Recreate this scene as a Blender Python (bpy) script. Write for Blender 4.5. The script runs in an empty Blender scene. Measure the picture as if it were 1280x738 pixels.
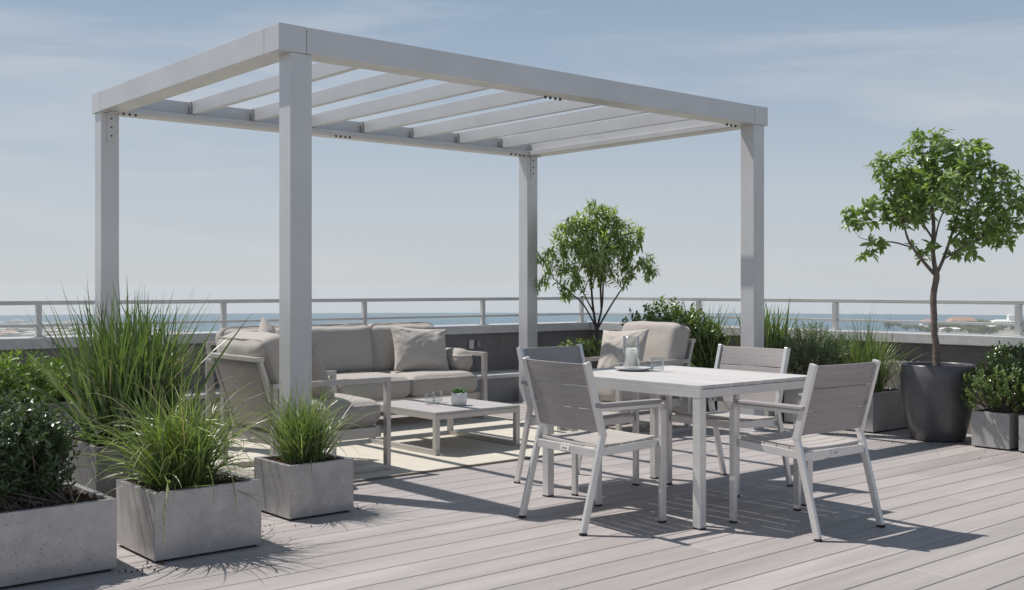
import bpy, math, random
from mathutils import Vector, Matrix, Euler, noise
R=math.radians; PI=math.pi
sc=bpy.context.scene; C=bpy.data.collections.new('roof_terrace'); sc.collection.children.link(C)

# ------------------------------------------------------------------ helpers
class MB:
    def __init__(s): s.v=[]; s.f=[]
    def add(s,vs,fs):
        n=len(s.v); s.v+= [tuple(p) for p in vs]; s.f+= [tuple(i+n for i in f) for f in fs]; return s
    def box(s,x0,x1,y0,y1,z0,z1):
        vs=[(x,y,z) for z in (z0,z1) for y in (y0,y1) for x in (x0,x1)]
        return s.add(vs,[(0,2,3,1),(4,5,7,6),(0,1,5,4),(2,6,7,3),(0,4,6,2),(1,3,7,5)])
    def bar(s,p0,p1,w,h,up=(0,0,1)):
        p0=Vector(p0);p1=Vector(p1);d=(p1-p0).normalized();u=Vector(up)
        if abs(d.dot(u))>.99:u=Vector((0,1,0))
        sx=d.cross(u).normalized();u=sx.cross(d).normalized();vs=[]
        for p in (p0,p1):
            for a,b in ((-1,-1),(1,-1),(1,1),(-1,1)): vs.append(p+sx*a*w/2+u*b*h/2)
        return s.add(vs,[(0,3,2,1),(4,5,6,7),(0,1,5,4),(1,2,6,5),(2,3,7,6),(3,0,4,7)])
    def tube(s,pts,rads,n=8,cap=True):
        pts=[Vector(p) for p in pts];rings=[];prev=None
        for i,p in enumerate(pts):
            d=(pts[min(i+1,len(pts)-1)]-pts[max(i-1,0)]).normalized()
            if prev is None: a=d.orthogonal().normalized()
            else: a=(prev-d*prev.dot(d)).normalized()
            prev=a;b=d.cross(a);r=rads[i] if hasattr(rads,'__len__') else rads
            rings.append([p+(a*math.cos(2*PI*k/n)+b*math.sin(2*PI*k/n))*r for k in range(n)])
        vs=[q for r in rings for q in r];fs=[]
        for i in range(len(pts)-1):
            for k in range(n):
                k2=(k+1)%n;fs.append((i*n+k,i*n+k2,(i+1)*n+k2,(i+1)*n+k))
        if cap: fs+= [tuple(range(n-1,-1,-1)),tuple((len(pts)-1)*n+k for k in range(n))]
        return s.add(vs,fs)
    def lathe(s,prof,n=40,c=(0,0),closed=False):
        vs=[];fs=[]
        for r,z in prof:
            for k in range(n):
                a=2*PI*k/n;vs.append((c[0]+r*math.cos(a),c[1]+r*math.sin(a),z))
        m=len(prof)
        for i in range(m-1 if not closed else m):
            j=(i+1)%m
            for k in range(n):
                k2=(k+1)%n;fs.append((i*n+k,i*n+k2,j*n+k2,j*n+k))
        if not closed:
            fs.append(tuple(range(n-1,-1,-1)));fs.append(tuple((m-1)*n+k for k in range(n)))
        return s.add(vs,fs)
    def build(s,name,mat,parent=None,bevel=0,smooth=False,loc=None,rot=None,seg=2):
        me=bpy.data.meshes.new(name);me.from_pydata(s.v,[],s.f);me.update()
        if mat: me.materials.append(mat)
        o=bpy.data.objects.new(name,me);C.objects.link(o)
        if parent:o.parent=parent
        if loc:o.location=loc
        if rot:o.rotation_euler=rot
        if smooth:
            for p in me.polygons:p.use_smooth=True
        if bevel:
            m=o.modifiers.new('bevel','BEVEL');m.width=bevel;m.segments=seg;m.limit_method='ANGLE';m.angle_limit=R(40)
        return o
def tag(o,label=None,cat=None,group=None,kind=None):
    if label:o['label']=label
    if cat:o['category']=cat
    if group:o['group']=group
    if kind:o['kind']=kind
    return o
def empty(name,loc,rz=0,**k):
    o=bpy.data.objects.new(name,None);C.objects.link(o);o.location=loc;o.rotation_euler=(0,0,rz);o.empty_display_size=.1
    tag(o,**k);return o
def copy_tree(o,loc,rz=0,label=None,group=None):
    def rec(q,par):
        c=q.copy();C.objects.link(c)
        if par: c.parent=par
        for ch in [x for x in C.objects if x.parent==q]: rec(ch,c)
        return c
    r=rec(o,None);r.location=loc;r.rotation_euler=(0,0,rz)
    if label:r['label']=label
    if group:r['group']=group
    return r

# ------------------------------------------------------------------ materials
def newmat(name):
    m=bpy.data.materials.new(name);m.use_nodes=True;nt=m.node_tree
    return m,nt,nt.nodes['Principled BSDF'],nt.nodes['Material Output']
def nd(nt,t,**k):
    n=nt.nodes.new(t)
    for a,b in k.items():
        if a.startswith('i_'): n.inputs[a[2:].replace('_',' ')].default_value=b
        else:setattr(n,a,b)
    return n
def ramp(nt,fac,stops):
    r=nt.nodes.new('ShaderNodeValToRGB');el=r.color_ramp.elements
    while len(el)<len(stops):el.new(.5)
    for e,(p,c) in zip(el,stops):
        e.position=p;e.color=(c,c,c,1) if not hasattr(c,'__len__') else (*c,1)
    nt.links.new(fac,r.inputs[0]);return r.outputs[0]
def mixc(nt,fac,a,b,mode='MIX'):
    m=nt.nodes.new('ShaderNodeMix');m.data_type='RGBA';m.blend_type=mode
    for k,v in ((0,fac),(6,a),(7,b)):
        if hasattr(v,'links') or hasattr(v,'is_linked'): nt.links.new(v,m.inputs[k])
        else: m.inputs[k].default_value=v if k==0 else (*v,1)
    return m.outputs[2]
def tex(nt,scale=(1,1,1),coord='Object'):
    tc=nt.nodes.new('ShaderNodeTexCoord');mp=nt.nodes.new('ShaderNodeMapping');mp.inputs['Scale'].default_value=scale
    nt.links.new(tc.outputs[coord],mp.inputs[0]);return mp.outputs[0]
def noi(nt,vec,scale,detail=4,rough=.5,dist=0):
    n=nt.nodes.new('ShaderNodeTexNoise');n.inputs['Scale'].default_value=scale;n.inputs['Detail'].default_value=detail
    n.inputs['Roughness'].default_value=rough;n.inputs['Distortion'].default_value=dist
    nt.links.new(vec,n.inputs['Vector']);return n.outputs[0]
def bump(nt,bs,h,strength=.3,dist=.01):
    b=nt.nodes.new('ShaderNodeBump');b.inputs['Strength'].default_value=strength;b.inputs['Distance'].default_value=dist
    nt.links.new(h,b.inputs['Height']);nt.links.new(b.outputs[0],bs.inputs['Normal'])
def simple(name,col,rough=.5,metal=0,var=.08,nscale=6,bscale=0,bstr=.15,spec=.5):
    m,nt,bs,_=newmat(name);v=tex(nt)
    n=noi(nt,v,nscale,5)
    c=ramp(nt,n,[(.3,tuple(x*(1-var) for x in col)),(.7,tuple(min(1,x*(1+var)) for x in col))])
    nt.links.new(c,bs.inputs['Base Color']);bs.inputs['Metallic'].default_value=metal
    r=ramp(nt,noi(nt,v,nscale*2.3,4),[(.3,rough*.85),(.7,min(1,rough*1.15))]);nt.links.new(r,bs.inputs['Roughness'])
    bs.inputs['Specular IOR Level'].default_value=spec
    if bscale: bump(nt,bs,noi(nt,v,bscale,3),bstr,.003)
    return m
M={}
M['pergola']=simple('pergola_powder_coat',(.585,.585,.595),.33,.25,.06,2.2,350,.05)
M['alu']=simple('brushed_aluminium',(.70,.685,.675),.34,.45,.05,5,40,.03)
M['alu_warm']=simple('champagne_aluminium',(.52,.495,.47),.36,.45,.05,5,40,.03)
M['darkmetal']=simple('dark_steel',(.06,.06,.065),.45,.5)
M['rubber']=simple('rubber_foot',(.02,.02,.022),.7)
M['rail']=simple('rail_metal',(.56,.56,.56),.4,.4,.08,3)
def wood(name,a,b,axis=0,island=.12,metal=0,rough=.55,fine=1.0):
    m,nt,bs,_=newmat(name)
    s=[90,90,90];s[axis]=2.2
    v=tex(nt,tuple(s))
    geo=nt.nodes.new('ShaderNodeNewGeometry')
    off=nt.nodes.new('ShaderNodeVectorMath');off.operation='ADD'
    sc_=nt.nodes.new('ShaderNodeMath');sc_.operation='MULTIPLY';sc_.inputs[1].default_value=137.
    nt.links.new(geo.outputs['Random Per Island'],sc_.inputs[0]);nt.links.new(v,off.inputs[0]);nt.links.new(sc_.outputs[0],off.inputs[1])
    n=noi(nt,off.outputs[0],1.0,6,.65,.3)
    c=ramp(nt,n,[(.3,a),(.72,b)])
    s2=[7,7,7];s2[axis]=.7
    n2=noi(nt,tex(nt,tuple(s2)),1,4)
    c=mixc(nt,.5*fine,c,ramp(nt,n2,[(.25,tuple(x*.82 for x in a)),(.75,tuple(min(1,x*1.08) for x in b))]))
    isl=ramp(nt,geo.outputs['Random Per Island'],[(0,1-island),(1,1+island)])
    c=mixc(nt,1.0,c,isl,'MULTIPLY')
    nt.links.new(c,bs.inputs['Base Color'])
    nt.links.new(ramp(nt,n,[(.2,rough+.1),(.8,rough-.06)]),bs.inputs['Roughness'])
    bump(nt,bs,n,.35,.0015);return m
M['deck']=wood('composite_deck_board',(.28,.255,.250),(.41,.378,.372),0,.08)
M['plank_x']=wood('composite_slat',(.25,.228,.228),(.40,.372,.368),0,.08,rough=.5)
M['plank_y']=wood('composite_slat_lengthwise',(.25,.228,.228),(.40,.372,.368),1,.08,rough=.5)
M['seat_x']=wood('seat_slat_board',(.36,.33,.315),(.52,.485,.465),0,.07,rough=.5)
M['table_y']=wood('table_slat',(.50,.475,.465),(.66,.635,.62),1,.07,rough=.42)
M['coffee']=wood('coffee_table_board',(.36,.335,.33),(.50,.475,.47),1,.04,rough=.45)
def concrete(name,col,pits=.5,stain=.35,rough=.55,scale=1,metal=0):
    m,nt,bs,_=newmat(name);v=tex(nt)
    n1=noi(nt,v,2.6*scale,7,.62,.5);n2=noi(nt,v,14*scale,6,.7);n3=noi(nt,v,120,3)
    c=ramp(nt,n1,[(.28,tuple(x*(1-stain) for x in col)),(.5,col),(.75,tuple(min(1,x*1.12) for x in col))])
    c=mixc(nt,.5,c,ramp(nt,n2,[(.3,tuple(x*.72 for x in col)),(.6,tuple(x*1.1 for x in col))]))
    vor=nt.nodes.new('ShaderNodeTexVoronoi');vor.inputs['Scale'].default_value=52;nt.links.new(v,vor.inputs['Vector'])
    msk=noi(nt,v,5,3)
    add=nt.nodes.new('ShaderNodeMath');add.operation='ADD';nt.links.new(vor.outputs['Distance'],add.inputs[0])
    mm=nt.nodes.new('ShaderNodeMapRange');mm.inputs[1].default_value=.36;mm.inputs[2].default_value=.54;mm.inputs[3].default_value=.35;mm.inputs[4].default_value=0
    nt.links.new(msk,mm.inputs[0]);nt.links.new(mm.outputs[0],add.inputs[1])
    pit=ramp(nt,add.outputs[0],[(.10,.12),(.17,1.)])
    if pits: c=mixc(nt,pits,c,mixc(nt,1.0,c,pit,'MULTIPLY'))
    nt.links.new(c,bs.inputs['Base Color'])
    nt.links.new(ramp(nt,n1,[(.3,rough+.12),(.7,rough-.1)]),bs.inputs['Roughness'])
    hh=nt.nodes.new('ShaderNodeMath');hh.operation='MULTIPLY_ADD';nt.links.new(n2,hh.inputs[0]);hh.inputs[1].default_value=.35;nt.links.new(pit,hh.inputs[2])
    h2=nt.nodes.new('ShaderNodeMath');h2.operation='MULTIPLY_ADD';nt.links.new(n3,h2.inputs[0]);h2.inputs[1].default_value=.12;nt.links.new(hh.outputs[0],h2.inputs[2])
    bump(nt,bs,h2.outputs[0],.45 if not metal else .25,.004);bs.inputs['Metallic'].default_value=metal;return m
M['conc']=concrete('planter_concrete',(.41,.395,.395),.85,.5,.27,1.0,.35)
M['conc_dark']=concrete('dark_planter_concrete',(.135,.13,.125),.15,.2)
M['conc_light']=concrete('pale_planter_concrete',(.36,.35,.345),.35,.25)
M['pot']=concrete('charcoal_pot',(.10,.095,.099),.1,.45,.30)
M['render']=concrete('dark_wall_render',(.18,.165,.17),.0,.25,.8)
M['ledge']=concrete('ledge_render',(.22,.225,.24),.0,.15,.7)
M['coping']=concrete('coping_metal',(.50,.50,.505),.0,.1,.4)
M['stone']=concrete('rough_stone',(.30,.28,.265),.8,.4,.9,6)
M['ceramic']=simple('white_ceramic',(.78,.77,.75),.3,0,.03)
M['wax']=simple('candle_wax',(.85,.84,.80),.5,0,.02)
def fabric(name,col,wr=.25):
    m,nt,bs,_=newmat(name);v=tex(nt)
    w1=nt.nodes.new('ShaderNodeTexWave');w1.inputs['Scale'].default_value=190;w1.inputs['Distortion'].default_value=1.5;w1.bands_direction='X'
    w2=nt.nodes.new('ShaderNodeTexWave');w2.inputs['Scale'].default_value=190;w2.inputs['Distortion'].default_value=1.5;w2.bands_direction='Z'
    for w in(w1,w2):nt.links.new(v,w.inputs['Vector'])
    n=noi(nt,v,160,3);n2=noi(nt,v,3,4)
    c=ramp(nt,n,[(.3,tuple(x*.84 for x in col)),(.7,tuple(x*1.1 for x in col))])
    c=mixc(nt,.35,c,ramp(nt,n2,[(.3,tuple(x*.9 for x in col)),(.7,tuple(x*1.06 for x in col))]))
    nt.links.new(c,bs.inputs['Base Color']);bs.inputs['Roughness'].default_value=.92;bs.inputs['Specular IOR Level'].default_value=.2
    bs.inputs['Sheen Weight'].default_value=.25;bs.inputs['Sheen Roughness'].default_value=.5
    a=nt.nodes.new('ShaderNodeMath');a.operation='ADD';nt.links.new(w1.outputs[1],a.inputs[0]);nt.links.new(w2.outputs[1],a.inputs[1])
    fold=noi(nt,tex(nt,(1,1,1)),7,3,.5,1.2)
    b=nt.nodes.new('ShaderNodeMath');b.operation='MULTIPLY_ADD';nt.links.new(fold,b.inputs[0]);b.inputs[1].default_value=22;nt.links.new(a.outputs[0],b.inputs[2])
    bump(nt,bs,b.outputs[0],wr,.0016);return m
M['fabric']=fabric('taupe_fabric',(.425,.39,.36))
M['fabric_l']=fabric('light_throw_fabric',(.52,.475,.435),.45)
M['sling']=fabric('sling_fabric',(.36,.325,.30),.1)
def rugmat():
    m,nt,bs,_=newmat('woven_rug');v=tex(nt)
    ch=nt.nodes.new('ShaderNodeTexBrick');ch.inputs['Scale'].default_value=42;nt.links.new(v,ch.inputs['Vector'])
    ch.inputs['Color1'].default_value=(.60,.56,.49,1);ch.inputs['Color2'].default_value=(.50,.465,.40,1);ch.inputs['Mortar'].default_value=(.36,.335,.285,1)
    c=mixc(nt,.35,ch.outputs[0],ramp(nt,noi(nt,v,5,5),[(.3,(.47,.44,.38)),(.7,(.63,.60,.53))]))
    nt.links.new(c,bs.inputs['Base Color']);bs.inputs['Roughness'].default_value=.95
    bump(nt,bs,noi(nt,v,130,3),.6,.004);return m
M['rug']=rugmat();M['rugedge']=simple('rug_binding',(.20,.18,.15),.9)
def leafmat(name,a,b,trans=.35,rough=.42,spec=.5,tcol=None):
    m,nt,bs,out=newmat(name);geo=nt.nodes.new('ShaderNodeNewGeometry')
    c=ramp(nt,geo.outputs['Random Per Island'],[(0,a),(.6,tuple((x+y)/2 for x,y in zip(a,b))),(1,b)])
    c=mixc(nt,.3,c,ramp(nt,noi(nt,tex(nt),40,3),[(.3,tuple(x*.7 for x in a)),(.7,tuple(x*1.15 for x in b))]))
    nt.links.new(c,bs.inputs['Base Color']);bs.inputs['Roughness'].default_value=rough;bs.inputs['Specular IOR Level'].default_value=spec
    tr=nt.nodes.new('ShaderNodeBsdfTranslucent');mx=nt.nodes.new('ShaderNodeMixShader');mx.inputs[0].default_value=trans
    t=mixc(nt,1.0,c,tcol or (1.9,2.0,.7),'MULTIPLY');nt.links.new(t,tr.inputs[0])
    nt.links.new(bs.outputs[0],mx.inputs[1]);nt.links.new(tr.outputs[0],mx.inputs[2]);nt.links.new(mx.outputs[0],out.inputs[0]);return m
M['grass']=leafmat('grass_blade',(.06,.105,.03),(.30,.38,.13),.28,.33,.7,(1.5,1.6,.7))
M['grass_tall']=leafmat('tall_grass_blade',(.045,.085,.028),(.18,.255,.085),.28,.36,.7,(1.5,1.6,.7))
M['straw']=leafmat('dry_grass_blade',(.33,.27,.16),(.42,.36,.22),.3,tcol=(1.1,1,.8))
M['leaf_tree']=leafmat('broad_tree_leaf',(.085,.145,.035),(.31,.42,.16),.32,.36,.7,(1.7,1.8,.6))
M['leaf_slim']=leafmat('slim_tree_leaf',(.14,.20,.07),(.40,.50,.22),.36,.4,.6,(1.6,1.7,.7))
M['leaf_dark']=leafmat('dark_shrub_leaf',(.03,.06,.025),(.11,.16,.07),.2,.33,.7)
M['leaf_bright']=leafmat('bright_shrub_leaf',(.075,.14,.03),(.21,.29,.08),.35,.4,.5,(1.7,1.8,.6))
M['leaf_box']=leafmat('boxwood_leaf',(.05,.09,.022),(.21,.28,.09),.28,.33,.7,(1.7,1.8,.6))
M['leaf_gray']=leafmat('grey_green_leaf',(.09,.13,.075),(.18,.23,.14),.25,.5)
M['succulent']=leafmat('succulent_leaf',(.07,.17,.05),(.14,.27,.09),.15,.4)
M['bark']=simple('bark',(.16,.125,.105),.85,0,.35,30,60,.8)
M['bark_dark']=simple('dark_bark',(.075,.06,.055),.85,0,.3,30,60,.8)
M['soil']=simple('bark_mulch',(.075,.042,.03),.95,0,.6,60,90,1.)
def glassmat():
    m,nt,bs,out=newmat('clear_glass');nt.nodes.remove(bs)
    t=nt.nodes.new('ShaderNodeBsdfTransparent');t.inputs[0].default_value=(.945,.955,.95,1)
    g=nt.nodes.new('ShaderNodeBsdfGlossy');g.inputs['Roughness'].default_value=.03
    lf=nt.nodes.new('ShaderNodeLayerWeight');lf.inputs[0].default_value=.5;lw=nt.nodes.new('ShaderNodeMath');lw.operation='POWER';lw.inputs[1].default_value=2.0;nt.links.new(lf.outputs[1],lw.inputs[0])
    nb=nt.nodes.new('ShaderNodeMath');nb.operation='MULTIPLY_ADD';nb.inputs[1].default_value=.85;nb.inputs[2].default_value=.05;nt.links.new(lw.outputs[0],nb.inputs[0])
    nn=ramp(nt,noi(nt,tex(nt),3,2),[(0,.9),(1,1.)])
    mu=nt.nodes.new('ShaderNodeMath');mu.operation='MULTIPLY';nt.links.new(nb.outputs[0],mu.inputs[0]);nt.links.new(nn,mu.inputs[1])
    mx=nt.nodes.new('ShaderNodeMixShader');nt.links.new(mu.outputs[0],mx.inputs[0]);nt.links.new(t.outputs[0],mx.inputs[1]);nt.links.new(g.outputs[0],mx.inputs[2])
    nt.links.new(mx.outputs[0],out.inputs[0]);return m
M['glass']=glassmat()

# ------------------------------------------------------------------ terrain, sea, air
SEA=-60
cs,sn=.76298,.64643
def W(r,d,z): return (r*cs+d*sn,-r*sn+d*cs,z)
def seamat():
    m,nt,bs,_=newmat('sea_water');v=tex(nt)
    n=noi(nt,v,.004,5,.6);c=ramp(nt,n,[(.3,(.035,.095,.14)),(.7,(.055,.135,.185))])
    nt.links.new(c,bs.inputs['Base Color']);bs.inputs['Roughness'].default_value=.35;bs.inputs['Specular IOR Level'].default_value=.35
    bump(nt,bs,noi(nt,v,.25,6,.7),.6,1.5);return m
b=MB();n=160
b.add([(2680*math.cos(2*PI*k/n),2680*math.sin(2*PI*k/n),SEA) for k in range(n)],[tuple(range(n))])
tag(b.build('sea',seamat()),kind='structure')
def landmat():
    m,nt,bs,_=newmat('coastal_land');v=tex(nt)
    c=ramp(nt,noi(nt,v,.02,6,.7),[(.35,(.06,.085,.035)),(.5,(.26,.25,.20)),(.65,(.42,.40,.36))])
    nt.links.new(c,bs.inputs['Base Color']);bs.inputs['Roughness'].default_value=.95;bump(nt,bs,noi(nt,v,.2,4),.6,1);return m
lm=landmat()
b=MB();rnd=random.Random(4)
pts=[(-2350,1050)]
left=[(-1800,1800),(-1400,1790),(-1100,1800),(-900,1780),(-760,1760),(-700,1730),(-620,1640),(-560,1500),(-430,1330),(-200,1200),(60,1130),(300,1180),(520,1350),(590,1560),(640,1700),(720,1830),(850,1900),(1000,2010),(1300,2080),(1700,1950)]
outer=[]
for i in range(len(left)-1):
    a=left[i];c=left[i+1]
    for t in range(4):
        f=t/4;outer.append((a[0]+(c[0]-a[0])*f+rnd.uniform(-14,14),a[1]+(c[1]-a[1])*f+rnd.uniform(-14,14)))
outer.append((2300,900))
poly=[(-2500,600)]+outer+[(2300,-1200),(-2300,-1200)]
k=len(poly)
top=[W(r,d,SEA+1.0) for r,d in poly];low=[W(r*1.012,d*1.012 if d>0 else d*1.02,SEA-.6) for r,d in poly]
b.add(top+low,[tuple(range(k-1,-1,-1))]+[(i,(i+1)%k,k+(i+1)%k,k+i) for i in range(k)])
tag(b.build('land',lm),kind='structure')
# the building under the terrace
b=MB();b.box(-12,9.60,-8,9.86,SEA+1.2,-.42);tag(b.build('building_base',M['ledge']),kind='structure')
b=MB();b.box(-6,9.34,-3,9.56,-.418,-.045);tag(b.build('roof_slab',M['darkmetal']),kind='structure')

# far town, left: small pale blocks
def facade(name,col):
    m,nt,bs,_=newmat(name);v=tex(nt);sp=nt.nodes.new('ShaderNodeSeparateXYZ');nt.links.new(v,sp.inputs[0])
    sm=nt.nodes.new('ShaderNodeMath');sm.operation='ADD';nt.links.new(sp.outputs[0],sm.inputs[0]);nt.links.new(sp.outputs[1],sm.inputs[1])
    def band(src,per,lo):
        d=nt.nodes.new('ShaderNodeMath');d.operation='DIVIDE';d.inputs[1].default_value=per;nt.links.new(src,d.inputs[0])
        f=nt.nodes.new('ShaderNodeMath');f.operation='FRACT';nt.links.new(d.outputs[0],f.inputs[0])
        g=nt.nodes.new('ShaderNodeMath');g.operation='GREATER_THAN';g.inputs[1].default_value=lo;nt.links.new(f.outputs[0],g.inputs[0]);return g.outputs[0]
    mu=nt.nodes.new('ShaderNodeMath');mu.operation='MULTIPLY';nt.links.new(band(sm.outputs[0],3.6,.62),mu.inputs[0]);nt.links.new(band(sp.outputs[2],3.3,.6),mu.inputs[1])
    geo=nt.nodes.new('ShaderNodeObjectInfo')
    base=mixc(nt,1.0,col,ramp(nt,geo.outputs['Random'],[(0,.82),(1,1.08)]),'MULTIPLY')
    c=mixc(nt,mu.outputs[0],base,(.10,.11,.13));nt.links.new(c,bs.inputs['Base Color']);bs.inputs['Roughness'].default_value=.8;return m
fm=facade('pale_facade',(.80,.78,.74));fm2=facade('cream_facade',(.76,.68,.60))
rf=simple('pale_roof',(.72,.70,.67),.85,0,.1,.1);tl=simple('clay_roof',(.40,.22,.16),.85,0,.15,.3);wg=simple('far_window',(.06,.07,.09),.2)
def block(w,d,h,rows,cols,mat,hip=None,seed=0):
    root=empty('apartment_house',(0,0,0));q=MB().box(-w/2,w/2,-d/2,d/2,0,h)
    rr=random.Random(seed);q.box(-w*.25,w*.1,-d*.3,d*.3,h+.01,h+2.4);q.build('wall',mat,root)
    if hip:
        q=MB();o=.8;q.add([(-w/2-o,-d/2-o,h),(w/2+o,-d/2-o,h),(w/2+o,d/2+o,h),(-w/2-o,d/2+o,h),(-w/2+d*.4,0,h+hip),(w/2-d*.4,0,h+hip)],[(0,1,5,4),(1,2,5),(2,3,4,5),(3,0,4),(3,2,1,0)])
        q.build('roof',tl,root)
    else:
        MB().box(-w/2-.3,w/2+.3,-d/2-.3,d/2+.3,h-.5,h+.5).build('roof',rf,root)
    return root
protos=[block(26,14,13,4,7,fm,seed=1),block(18,13,17,5,5,fm,seed=2),block(34,15,10,3,9,fm2,seed=3),block(15,12,8,2,4,fm,3.2,seed=4)]
rnd=random.Random(11);used=set();cnt=0
tries=0
placed=[]
while cnt<125 and tries<9000:
    tries+=1
    d=rnd.uniform(1290,1680);u=rnd.uniform(-25,250)
    r=(u-640)/1364*d
    lim=150 if d>1560 else (120+(1560-d)*.5)
    if u>lim or (u>105 and rnd.random()<.55): continue
    if any(math.hypot(r-a,d-c)<26 for a,c in placed): continue
    placed.append((r,d));k=rnd.choice((0,0,1,1,2,3));loc=W(r,d,SEA+.9);a=rnd.choice((0,PI/2))+rnd.uniform(-.3,.3)-.7
    g='pale apartment houses of the hazy seaside town beyond the left railing'
    lab='small pale house among the hazy seaside town seen through the left railing'
    if k not in used: used.add(k);o=protos[k];o.location=loc;o.rotation_euler=(0,0,a)
    else:o=copy_tree(protos[k],loc,a)
    s=rnd.uniform(.8,1.15);o.scale=(s,s,s*rnd.uniform(.38,.66));tag(o,lab,'house',g);cnt+=1
# right shore villas
def at_far(u,d,z=SEA+.9): return W((u-640)/1364*d,d,z)
vw=simple('peach_facade',(.85,.72,.62),.8,0,.06,.2);vwh=simple('white_facade',(.92,.91,.89),.8,0,.05,.2)
def villa(u,d,w,dd,h,mat,roof,lab,hip,cols,tower=None,rz=-.68):
    root=empty('villa',at_far(u,d),rz,label=lab,cat='house')
    q=MB().box(-w/2,w/2,-dd/2,dd/2,0,h)
    q.box(-w*.62,-w/2-.01,-dd*.4,dd*.3,0,h*.6);q.build('wall',mat,root)
    q=MB();o=1;q.add([(-w/2-o,-dd/2-o,h),(w/2+o,-dd/2-o,h),(w/2+o,dd/2+o,h),(-w/2-o,dd/2+o,h),(-w/2+dd*.45,0,h+hip),(w/2-dd*.45,0,h+hip)],[(0,1,5,4),(1,2,5),(2,3,4,5),(3,0,4),(3,2,1,0)])
    q.build('roof',roof,root)
    if tower:
        MB().box(w*.05,w*.3,-dd*.2,dd*.2,h+.3,h+tower).build('tower',mat,root)
        q=MB();x0,x1,y0,y1,z=w*.03,w*.32,-dd*.22,dd*.22,h+tower
        q.add([(x0,y0,z),(x1,y0,z),(x1,y1,z),(x0,y1,z),((x0+x1)/2,0,z+4)],[(0,1,4),(1,2,4),(2,3,4),(3,0,4),(3,2,1,0)]);q.build('tower_roof',rf,root)
    for i in range(2):
        for j in range(cols):
            x=-w/2+(j+.5)*w/cols;z=(i+.35)*h/2
            MB().box(x-1.2,x+1.2,-dd/2-.12,-dd/2+.1,z,z+h*.22).build('window',wg,root)
    return root
villa(1202,1640,40,18,11,vw,tl,'large peach villa with clay hipped roof on the far shore right of the tree trunk',6,8)
villa(1258,1700,46,16,8,vwh,rf,'long white villa with small tower on the far shore at the right',3,9,9)
villa(1240,1560,26,12,5,vwh,rf,'low white house below the long white villa on the far shore',2,5)
villa(1160,1760,20,12,7,vwh,tl,'small white house just left of the tree trunk on the far shore',3,4)
villa(1187,1500,30,12,4,vwh,rf,'low white building below the large peach villa on the far shore',2,6)
# far trees
ft=leafmat('far_tree_leaf',(.045,.08,.02),(.12,.16,.05),.15,.7)
def far_tree(seed):
    rr=random.Random(seed);root=empty('far_tree',(0,0,0))
    MB().tube([(0,0,0),(0,0,3.2),(.3,.2,5)],[.5,.35,.2],6).build('trunk',M['bark'],root)
    q=MB()
    lob=[(rr.uniform(-3,3),rr.uniform(-3,3),rr.uniform(3.5,7),rr.uniform(2,3.4)) for _ in range(7)]
    for x,y,z,s in lob:
        for _ in range(150):
            v=Vector((rr.gauss(0,1),rr.gauss(0,1),rr.gauss(0,1))).normalized()*s*rr.uniform(.75,1.05)
            p=Vector((x,y,z))+Vector((v.x,v.y,v.z*.8));a=Vector((rr.gauss(0,1),rr.gauss(0,1),rr.gauss(0,1))).normalized()*.5;c=a.orthogonal().normalized()*.35
            q.add([p-a,p-c,p+a,p+c],[(0,1,2,3)])
    q.build('crown',ft,root);return root
fts=[far_tree(1),far_tree(2),far_tree(3)];rnd=random.Random(3);usedt=set()
spots=[(1222,1640),(1226,1600),(1218,1660),(1229,1570),(1212,1540),(1232,1620)]
for i in range(60):
    u=rnd.uniform(1108,1300);spots.append((u,rnd.uniform(1400,1640)+(0 if u>1150 else 60)))
for i in range(14):
    spots.append((rnd.uniform(-10,120),rnd.uniform(1300,1650)))
for i,(u,d) in enumerate(spots):
    k=rnd.randrange(3);loc=at_far(u,d)
    if k not in usedt:usedt.add(k);o=fts[k];o.location=loc
    else:o=copy_tree(fts[k],loc,rnd.uniform(0,6))
    s=rnd.uniform(.7,1.25);
    if i<6:s=1.5
    o.scale=(s*1.3,s*1.3,s)
    if u>600:tag(o,'round green tree among the villas on the hazy far shore at the right','tree','trees on the far shore at the right')
    else:tag(o,'small green tree among the pale town houses beyond the left railing','tree','trees in the seaside town at the left')
# air
m=bpy.data.materials.new('sea_air');m.use_nodes=True;nt=m.node_tree;nt.nodes.remove(nt.nodes['Principled BSDF'])
pv=nt.nodes.new('ShaderNodeVolumePrincipled');pv.inputs['Color'].default_value=(.80,.85,.90,1);pv.inputs['Density'].default_value=.00017;pv.inputs['Anisotropy'].default_value=.2
nt.links.new(pv.outputs[0],nt.nodes['Material Output'].inputs['Volume'])
b=MB();b.box(-2800,2800,-2800,2800,SEA-2,6);hz=b.build('haze',m);tag(hz,kind='stuff')

# ------------------------------------------------------------------ deck
b=MB();rnd=random.Random(8);Wd=.19;y=3.698-Wd*34;gap=.0065
row=0
while y<9.12:
    y1=min(y+Wd-gap,9.115);x=-6+rnd.uniform(0,2.4)-2.4
    while x<9.02:
        L=rnd.choice((2.4,3.0,3.6));x1=min(x+L,9.02)
        if x1>-5.9: b.box(max(x,-6),x1-.002,y,y1,-.028,0)
        x+=L
        if 9.02-x<.5 and x<9.02:x=9.02
    y+=Wd;row+=1
tag(b.build('deck',M['deck'],bevel=.0022,seg=1),kind='structure')

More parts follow.
